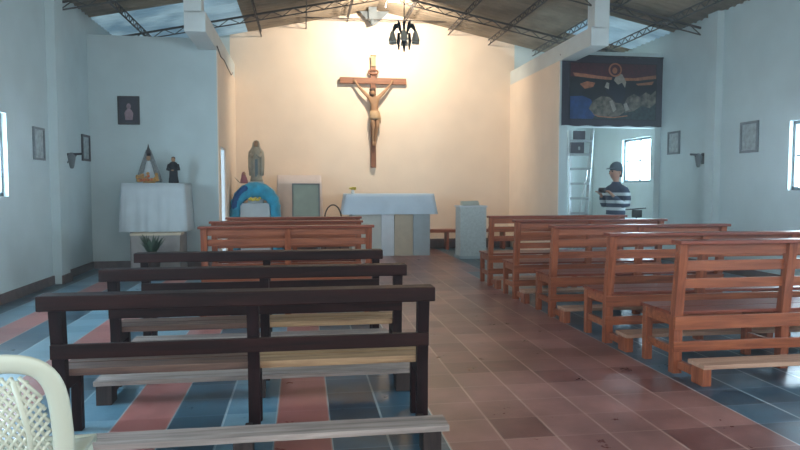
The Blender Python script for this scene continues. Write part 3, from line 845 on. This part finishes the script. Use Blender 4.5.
# veiled doll-like statue with gold flowers
t = empty('veiled_statue', (-2.6, 11.48, 1.52)); tag(t, 'small crowned statue under a triangular grey lace veil on the side altar', 'statue')
mb = MB(); mb.loft([(0, .1, .09), (.03, .11, .09), (.05, .09, .08), (.07, .1, .08)], 16); mb.build('base', M['gold'], t)
mb = MB(); mb.loft([(.07, .11, .08), (.2, .075, .06), (.32, .045, .04), (.36, .03, .03), (.38, .02, .02)], 18); mb.build('robe', M['cloth'], t)
mb = MB(); mb.ball((0, -.01, .42), .04, (.9, .95, 1.15)); mb.build('head', M['flesh'], t)
mb = MB()
for s in (-1, 1):
    mb.tube([(s*.03, .0, .56), (s*.09, .01, .38), (s*.15, .02, .2), (s*.2, .02, .02)], [.012, .016, .02, .022], 8)
    mb.tube([(s*.02, .02, .56), (s*.06, .03, .34), (s*.1, .03, .16), (s*.14, .03, .03)], [.01, .012, .014, .016], 8)
mb.poly([(-.2, .035, .01), (.2, .035, .01), (.03, .03, .56), (-.03, .03, .56)], (0, .006, 0)); mb.build('veil', M['veil'], t)
mb = MB(); mb.loft([(.46, .03, .03), (.52, .042, .04), (.56, .03, .03), (.62, .012, .012), (.66, .004, .004)], 12); mb.build('crown', M['frame'], t)
mb = MB()
for i in range(26):
    a = i*2.4; mb.ball((random.uniform(-.17, .17), -.09-random.uniform(0, .05), random.uniform(.0, .13)+.03), .028, seg=8)
mb.build('gold_flowers', M['gold'], t)
mb = MB()
for i in range(7): mb.ball((random.uniform(-.12, .14), -.15, random.uniform(.03, .12)), .024, seg=8)
mb.build('orange_flowers', M['orangef'], t)

# black-robed friar statue
t = empty('friar_statue', (-2.2, 11.5, 1.52)); tag(t, 'small statue of a black-robed figure, right of the veiled statue', 'statue')
mb = MB(); mb.loft([(0, .085, .07), (.02, .085, .07), (.12, .07, .06), (.24, .068, .052), (.31, .078, .05), (.345, .06, .042), (.365, .025, .025)], 20)
mb.tube([(-.07, 0, .32), (-.095, -.02, .23), (-.03, -.07, .21)], [.024, .024, .016], 8); mb.tube([(.07, 0, .32), (.095, -.02, .23), (.03, -.07, .22)], [.024, .024, .016], 8)
mb.build('robe', M['robe'], t)
mb = MB(); mb.ball((0, -.004, .4), .037, (.9, 1, 1.15)); mb.ball((0, -.04, .395), .007); mb.ball((0, -.08, .215), .018, (1.4, .8, .8)); mb.build('head_and_hands', M['flesh'], t)
mb = MB(); mb.ball((0, .008, .42), .037, (.95, 1, .85)); mb.build('hair', M['hair'], t)

# ------------------------------------------------------------------ pictures
def picture(name, label, center, w, h, facing, fm, pm, portrait=False, group=None):
    """facing: rotation about Z; local picture faces -Y"""
    t = empty(name, center, facing); tag(t, label, 'picture', group)
    fw = .03 if w < .4 else .04
    mb = MB()
    for a, b, c, d_ in ((-w/2, w/2, -h/2, -h/2+fw), (-w/2, w/2, h/2-fw, h/2), (-w/2, -w/2+fw, -h/2+fw, h/2-fw), (w/2-fw, w/2, -h/2+fw, h/2-fw)):
        mb.box(a, b, -.03, -.002, c, d_, .003)
    mb.build('frame', fm, t)
    mb = MB(); mb.box(-w/2+fw, w/2-fw, -.012, -.003, -h/2+fw, h/2-fw); mb.build('print', pm, t)
    if portrait:
        mb = MB(); mb.ball((0, -.013, .07), .045, (.85, .06, 1.2)); mb.loft([(-.17, .06, .004, 0, -.014), (-.05, .075, .004, 0, -.014), (.0, .05, .004, 0, -.014), (.03, .02, .004, 0, -.014)], 14); mb.build('portrait_figure', M['face'], t)
    return t
picture('framed_portrait', 'dark framed portrait of a pale figure on the wall above the side altar', (-3.03, Y1, 2.8), .37, .5, 0, M['frame'], M['darkprint'], True)
picture('framed_print', 'grey framed print on the left side wall, between window and pilaster', (XL, 9.76, 2.06), .38, .46, R(90), M['greyframe'], M['paper'])
picture('framed_print', 'narrow dark framed print on the left side wall behind the wall lantern', (XL, 11.75, 2.12), .4, .45, R(90), M['frame'], M['paper'])
picture('framed_print', 'small grey framed print on the right side wall, left of the wall lantern', (XR, 11.5, 2.3), .4, .44, R(-90), M['greyframe'], M['paper'])
picture('framed_print', 'grey framed print on the right side wall nearest the bright window', (XR, 9.38, 2.25), .42, .5, R(-90), M['greyframe'], M['paper'])

def lantern(loc, rz, label):
    t = empty('wall_lantern', loc, rz); tag(t, label, 'lantern')   # projects along local -Y
    mb = MB(); mb.box(-.05, .05, -.02, -.001, -.12, .08, .004); mb.build('wall_plate', M['black'], t)
    mb = MB(); mb.bar((0, -.01, .04), (0, -.27, .05), .03, .035, .004); mb.tube([(0, -.02, -.1), (0, -.1, -.05), (0, -.18, .03)], .012, 6); mb.build('arm', M['black'], t)
    mb = MB(); mb.loft([(-.18, .02, .02, 0, -.11), (-.15, .035, .035, 0, -.11), (-.02, .06, .06, 0, -.11), (.02, .065, .065, 0, -.11), (.07, .02, .02, 0, -.11)], 8); mb.build('lamp_body', M['greyframe'], t)
lantern((XL, 10.76, 1.92), R(90), 'dark wall lantern bracket on the left side wall beside the pilaster')
lantern((XR, 10.56, 1.98), R(-90), 'dark wall lantern bracket on the right side wall beside the pilaster')

# ------------------------------------------------------------------ tapestry
t = empty('wall_tapestry', (6.06, Y1-.02, 2.65)); tag(t, 'dark woven tapestry of a haloed kneeling figure above the side room opening', 'tapestry')
mb = MB(); W_, H_ = 2.13, 1.35
def TP(u, v, d): return (-W_/2+W_*u, -d, H_*v)
def shape(mi, pts, d):
    mb.mi = mi; mb.poly([TP(u, v, d) for u, v in pts], (0, .004, 0))
edge = []
nn = 24
for i in range(nn+1): edge.append((i/nn, 0+.008*math.sin(i*1.3)))
for i in range(nn+1): edge.append((1-i/nn, 1+.006*math.sin(i*1.9)))
shape(0, edge, .012)
shape(3, [(.07, .09), (.93, .09), (.93, .91), (.07, .91)], .017)
shape(1, [(.08, .70), (.92, .70), (.92, .9), (.08, .9)], .02)
shape(2, [(.1, .76), (.22, .745), (.36, .72), (.5, .7), (.7, .7), (.92, .75), (.92, .70), (.74, .665), (.6, .66), (.42, .67), (.25, .69), (.12, .71)], .023)
shape(2, [(.17, .6), (.24, .64), (.32, .62), (.3, .56), (.22, .53)], .023)
shape(2, [(.72, .62), (.9, .66), (.88, .61), (.74, .595)], .023)
shape(4, [(.08, .1), (.36, .1), (.32, .25), (.28, .38), (.2, .43), (.08, .42)], .022)
shape(6, [(.3, .1), (.92, .1), (.92, .32), (.7, .3), (.5, .22), (.34, .2)], .023)
shape(5, [(.26, .25), (.3, .36), (.38, .43), (.46, .42), (.52, .34), (.58, .33), (.62, .22), (.56, .15), (.44, .12), (.32, .15)], .026)
shape(8, [(.46, .36), (.49, .38), (.53, .24), (.5, .2)], .028)
shape(8, [(.6, .32), (.63, .34), (.66, .24), (.62, .22)], .028)
shape(2, [(.3, .17), (.36, .145), (.5, .13), (.64, .16), (.64, .145), (.5, .115), (.35, .13)], .0275)
shape(5, [(.6, .3), (.64, .42), (.7, .47), (.76, .43), (.82, .5), (.87, .46), (.92, .53), (.92, .34), (.86, .27), (.78, .3), (.7, .22), (.62, .2)], .025)
shape(7, [(.42, .52), (.46, .6), (.49, .72), (.54, .77), (.59, .7), (.62, .54), (.605, .42), (.57, .33), (.52, .35), (.49, .44), (.44, .46)], .030)
shape(8, [(.5, .66), (.53, .76), (.58, .75), (.62, .64), (.61, .56), (.58, .63), (.54, .6)], .034)
shape(8, [(.41, .56), (.43, .63), (.455, .62), (.45, .53)], .032)
shape(9, [(.51+.065*math.cos(2*PI*i/20), .81+.1*math.sin(2*PI*i/20)) for i in range(20)], .036)
shape(1, [(.51+.05*math.cos(2*PI*i/20), .81+.078*math.sin(2*PI*i/20)) for i in range(20)], .039)
shape(9, [(.505+.024*math.cos(2*PI*i/14), .8+.045*math.sin(2*PI*i/14)) for i in range(14)], .042)
mb.build('woven_cloth', [M[q] for q in ('t_border', 't_sky', 't_gold', 't_ground', 't_blue', 't_rock', 't_green', 't_robe', 't_pale', 't_halo')], t)
mb = MB(); mb.tube([(-W_/2-.05, -.03, H_+.005), (W_/2+.0, -.03, H_+.005)], .014, 8); mb.build('hanging_rod', M['frame'], t)

# ------------------------------------------------------------------ ladder in the opening
t = empty('step_ladder', (5.61, 12.35, 0)); tag(t, 'tall aluminium ladder standing in the side room opening', 'ladder')
def lad(u, z): return Vector(((.26+.085*(z-2.6)) if u > 0 else -.235, .1+(2.6-z)*-.05, z))
mb = MB(); mb.bar(lad(-.88, 0), lad(-.88, 2.6), .06, .03); mb.build('rail', M['alu'], t)
mb = MB(); mb.bar(lad(1, 0), lad(1, 2.6), .07, .03); mb.build('rail', M['aludark'], t)
mb = MB(); mb.bar(lad(.95, 0)+Vector((.0, .5, 0)), lad(1, 2.58)+Vector((.05, .06, 0)), .035, .03); mb.bar(lad(-.9, 0)+Vector((.0, .5, 0)), lad(-.88, 2.58)+Vector((0, .06, 0)), .035, .03); mb.build('rear_frame', M['alu'], t)
for z in (.32, .62, .93, 1.23, 1.53, 1.83, 2.12, 2.4):
    mb = MB(); a, b = lad(-.88, z), lad(1, z); mb.box(a.x, b.x, a.y-.05, a.y+.06, z-.035, z+.012, .003); mb.build('step', M['aludark'], t)
def dbox(loc, w, h, label, spot):
    t = empty('small_box', loc); tag(t, label, 'box')
    mb = MB(); mb.box(-w/2, w/2, -.03, .03, 0, h, .006); mb.build('body', M['darkprint'], t)
    if spot:
        mb = MB(); mb.ball((.03, -.031, h*.45), .03, (.8, .2, 1.3)); mb.build('pale_mark', M['paper'], t)
dbox((5.54, 12.36, 2.413), .24, .17, 'small dark box on the topmost ladder step', False)
dbox((5.50, 12.36, 2.133), .28, .22, 'dark box with a pale mark on the ladder step below the topmost', True)

# ------------------------------------------------------------------ man in striped sweater
def person(loc, rz):
    # local frame: faces -X, so the right side of the photo is his back; arm reaches forward (-X)
    t = empty('person', loc, rz); tag(t, 'person in cap and navy striped sweater, elbow bent, standing near the side room opening', 'person')
    S = Skel()
    pel = S.add((.0, 0, .96), .11); ab = S.add((.0, 0, 1.12), .10, pel); ch = S.add((.0, 0, 1.32), .11, ab)
    up = S.add((.0, 0, 1.43), .075, ch)
    nk = S.add((-.0, 0, 1.52), .048, up)
    hd = S.chain(nk, ((-.005, 0, 1.575), .05), ((-.03, 0, 1.64), .092), ((-.02, 0, 1.72), .104), ((-.01, 0, 1.79), .08), ((-.01, 0, 1.83), .04))
    for s in (-1, 1):
        sh = S.add((.01, s*.17, 1.41), .05, up)
        if s < 0: arm = [((.03, -.24, 1.28), .05), ((.02, -.245, 1.16), .043), ((-.1, -.22, 1.2), .036), ((-.2, -.18, 1.3), .027), ((-.235, -.165, 1.34), .026)]
        else: arm = [((.02, .25, 1.27), .05), ((-.0, .255, 1.14), .043), ((-.1, .22, 1.2), .036), ((-.19, .14, 1.29), .027), ((-.225, .12, 1.33), .026)]
        w = S.chain(sh, *arm)
        b = Vector(arm[-1][0])
        palm = S.add(b+Vector((-.035, 0, .02)), (.024, .03), w)
        for j, l in enumerate((.028, .034, .031, .024)):
            o = Vector((-.02, (j-1.5)*.019, .02)); p1 = b+Vector((-.035, 0, .02))+o; p2 = p1+Vector((-l, 0, .01)); p3 = p2+Vector((-.006, 0, -l*.8))
            S.chain(palm, (p1, .009), (p2, .0085), (p3, .0075))
        q = b+Vector((-.02, -s*.03, .03)); S.chain(palm, (q, .01), (q+Vector((-.03, -s*.008, .02)), .008))
        hp = S.add((.0, s*.09, .9), .075, pel)
        S.chain(hp, ((-.01, s*.1, .52), .055), ((-.005, s*.1, .46), .053), ((.02, s*.105, .3), .048), ((.03, s*.11, .09), .038), ((-.03, s*.11, .045), .036), ((-.15, s*.12, .03), .028))
    body = skinned('body', S.v, S.e, S.r, M['skin'], t, 2)
    # face details joined in as features
    mb = MB(); mb.tube([(-.115, 0, 1.72), (-.14, 0, 1.675), (-.12, 0, 1.665)], [.012, .017, .01], 8); mb.build('nose', M['skin'], body)
    mb = MB(); mb.ball((-.11, .035, 1.715), .013); mb.ball((-.11, -.035, 1.715), .013); mb.build('eyes', M['hair'], body)
    mb = MB(); mb.ball((-.108, 0, 1.635), .022, (.4, 1, .3)); mb.build('mouth', M['pinkveil'], body)
    for s in (-1, 1):
        mb = MB(); mb.ball((.0, s*.095, 1.69), .03, (.7, .35, 1.15)); mb.build('ear', M['skin'], body)
    # sweater: torso with sleeves
    mb = MB(); mb.loft([(.86, .13, .165), (.9, .145, .18), (.94, .15, .182), (1.05, .142, .178), (1.18, .138, .18), (1.3, .145, .2), (1.38, .14, .215), (1.43, .125, .205), (1.47, .1, .16), (1.505, .075, .095), (1.54, .066, .07)], 28)
    for s in (-1, 1):
        if s < 0: pts = [(.0, -.14, 1.42), (.01, -.2, 1.395), (.025, -.235, 1.33), (.03, -.25, 1.24), (.02, -.25, 1.16), (-.04, -.24, 1.15), (-.11, -.222, 1.2), (-.19, -.185, 1.29)]
        else: pts = [(.0, .14, 1.42), (.01, .2, 1.395), (.02, .238, 1.33), (.015, .255, 1.24), (0, .258, 1.15), (-.05, .245, 1.14), (-.11, .215, 1.2), (-.185, .145, 1.285)]
        mb.tube(pts, [.07, .072, .068, .062, .06, .056, .05, .038], 14)
    mb.build('sweater', M['sweater'], t)
    mb = MB(); mb.loft([(.84, .13, .165), (.9, .14, .175), (.98, .13, .165)], 24)
    for s in (-1, 1): mb.tube([(.0, s*.08, .93), (.0, s*.088, .84), (-.005, s*.095, .66), (-.01, s*.1, .5), (.01, s*.103, .36), (.025, s*.108, .2), (.03, s*.11, .07)], [.09, .098, .09, .077, .072, .066, .064], 16)
    mb.build('trousers', M['jeans'], t)
    for s in (-1, 1):
        mb = MB(); mb.ball((-.06, s*.115, .045), .06, (2.2, .85, .8)); mb.box(-.19, .075, s*.115-.045, s*.115+.045, 0, .03, .008); mb.build('shoe', M['shoe'], t)
    mb = MB(); mb.loft([(1.72, .105, .1, .0, 0), (1.78, .112, .105, -.005, 0), (1.83, .1, .092, -.005, 0), (1.87, .06, .055), (1.885, .01, .01)], 20)
    mb.poly([(-.08, -.075, 1.765), (-.13, -.06, 1.76), (-.19, -.03, 1.75), (-.2, 0, 1.75), (-.19, .03, 1.75), (-.13, .06, 1.76), (-.08, .075, 1.765)], (0, 0, .012)); mb.build('cap', M['cap'], t)
    mb = MB(); mb.loft([(1.62, .05, .07, .05, 0), (1.68, .075, .095, .025, 0), (1.74, .085, .1, .02, 0)], 16); mb.build('hair', M['hair'], t)
    return t
person((5.3, 10.3, 0), R(12))
c12, s12 = math.cos(R(12)), math.sin(R(12))
hx, hy = -.305, -.02
t = empty('small_camera', (5.3+hx*c12-hy*s12, 10.3+hx*s12+hy*c12, 1.35)); tag(t, 'small dark device held in the hands of the person in the striped sweater', 'camera')
mb = MB(); mb.box(-.03, .03, -.075, .075, 0, .09, .008); mb.build('body', M['black'], t)
mb = MB(); mb.tube([(-.03, 0, .04), (-.06, 0, .04)], .026, 14); mb.build('lens', M['frame'], t)

# black stand beside him
t = empty('music_stand', (5.96, 10.8, 0)); tag(t, 'small black music stand right of the standing person', 'stand')
mb = MB(); mb.tube([(0, 0, .25), (0, 0, .93)], .014, 8); mb.build('pole', M['black'], t)
for i in range(3):
    a = 2*PI*i/3+.3; mb = MB(); mb.tube([(0, 0, .28), (.28*math.cos(a), .28*math.sin(a), .01)], .01, 6); mb.build('leg', M['black'], t)
mb = MB(); mb.box(-.08, .1, -.02, .03, .9, 1.04, .01); mb.bar((-.24, 0, 1.04), (.18, 0, 1.07), .03, .025, .004); mb.build('desk', M['black'], t)

# ------------------------------------------------------------------ light
def area(name, loc, rot, sx, sy, power, color, spread=180):
    l = bpy.data.lights.new(name, 'AREA'); l.shape = 'RECTANGLE'; l.size = sx; l.size_y = sy; l.energy = power; l.color = color; l.spread = R(spread)
    o = bpy.data.objects.new(name, l); COL.objects.link(o); o.location = loc; o.rotation_euler = rot
    return o
def point(name, loc, power, color, r=.05):
    l = bpy.data.lights.new(name, 'POINT'); l.energy = power; l.color = color; l.shadow_soft_size = r
    o = bpy.data.objects.new(name, l); COL.objects.link(o); o.location = loc; return o
l = bpy.data.lights.new('lamp_light', 'SPOT'); l.energy = 500; l.color = (1, .87, .70); l.shadow_soft_size = .08; l.spot_size = R(165); l.spot_blend = .5
o = bpy.data.objects.new('lamp_light', l); COL.objects.link(o); o.location = (1.86, 13.05, 4.98); o.rotation_euler = (R(72), 0, 0)
for i, (a, b) in enumerate(WL): area('window_light', (XL-.12, (a+b)/2, 1.85), (0, R(-90), 0), .95, b-a-.1, 26, (.74, .9, 1))
for i, (a, b) in enumerate(WR): area('window_light', (XR+.12, (a+b)/2, 1.9), (0, R(90), 0), .95, b-a-.1, 42, (.74, .9, 1))
area('window_light', (XR+.12, 12.93, 2.02), (0, R(90), 0), .85, 1.1, 55, (.78, .92, 1))
w = bpy.data.worlds.new('world'); SC.world = w; w.use_nodes = True
bg = w.node_tree.nodes['Background']; bg.inputs[0].default_value = (.83, .89, .91, 1); bg.inputs[1].default_value = 3.1

# ------------------------------------------------------------------ haze in the air
m = bpy.data.materials.new('hazy_air'); m.use_nodes = True; nt = m.node_tree; nt.nodes.clear()
vo = nt.nodes.new('ShaderNodeVolumeScatter'); ou = nt.nodes.new('ShaderNodeOutputMaterial')
vo.inputs['Color'].default_value = (.85, .95, 1, 1); vo.inputs['Density'].default_value = HAZE; vo.inputs['Anisotropy'].default_value = .7
nt.links.new(vo.outputs[0], ou.inputs['Volume'])
mb = MB(); mb.box(XL+.01, XR-.01, Y0+.2, Y2-.01, .01, 4.4); o = mb.build('haze', m); struct(o, 'thin haze in the air of the nave')

# ------------------------------------------------------------------ camera
cam = bpy.data.cameras.new('camera'); co = bpy.data.objects.new('camera', cam); COL.objects.link(co)
cam.sensor_width = 36; cam.lens = 640*36/800; cam.clip_start = .05
th = math.atan(38/640); ph = math.atan(97*math.cos(th)/640)
co.location = (0, 0, 1.45); co.rotation_euler = (PI/2-th, 0, -ph)
SC.camera = co
SC.view_settings.view_transform = 'Standard'; SC.view_settings.look = 'None'
SC.view_settings.exposure = 0; SC.view_settings.gamma = 1
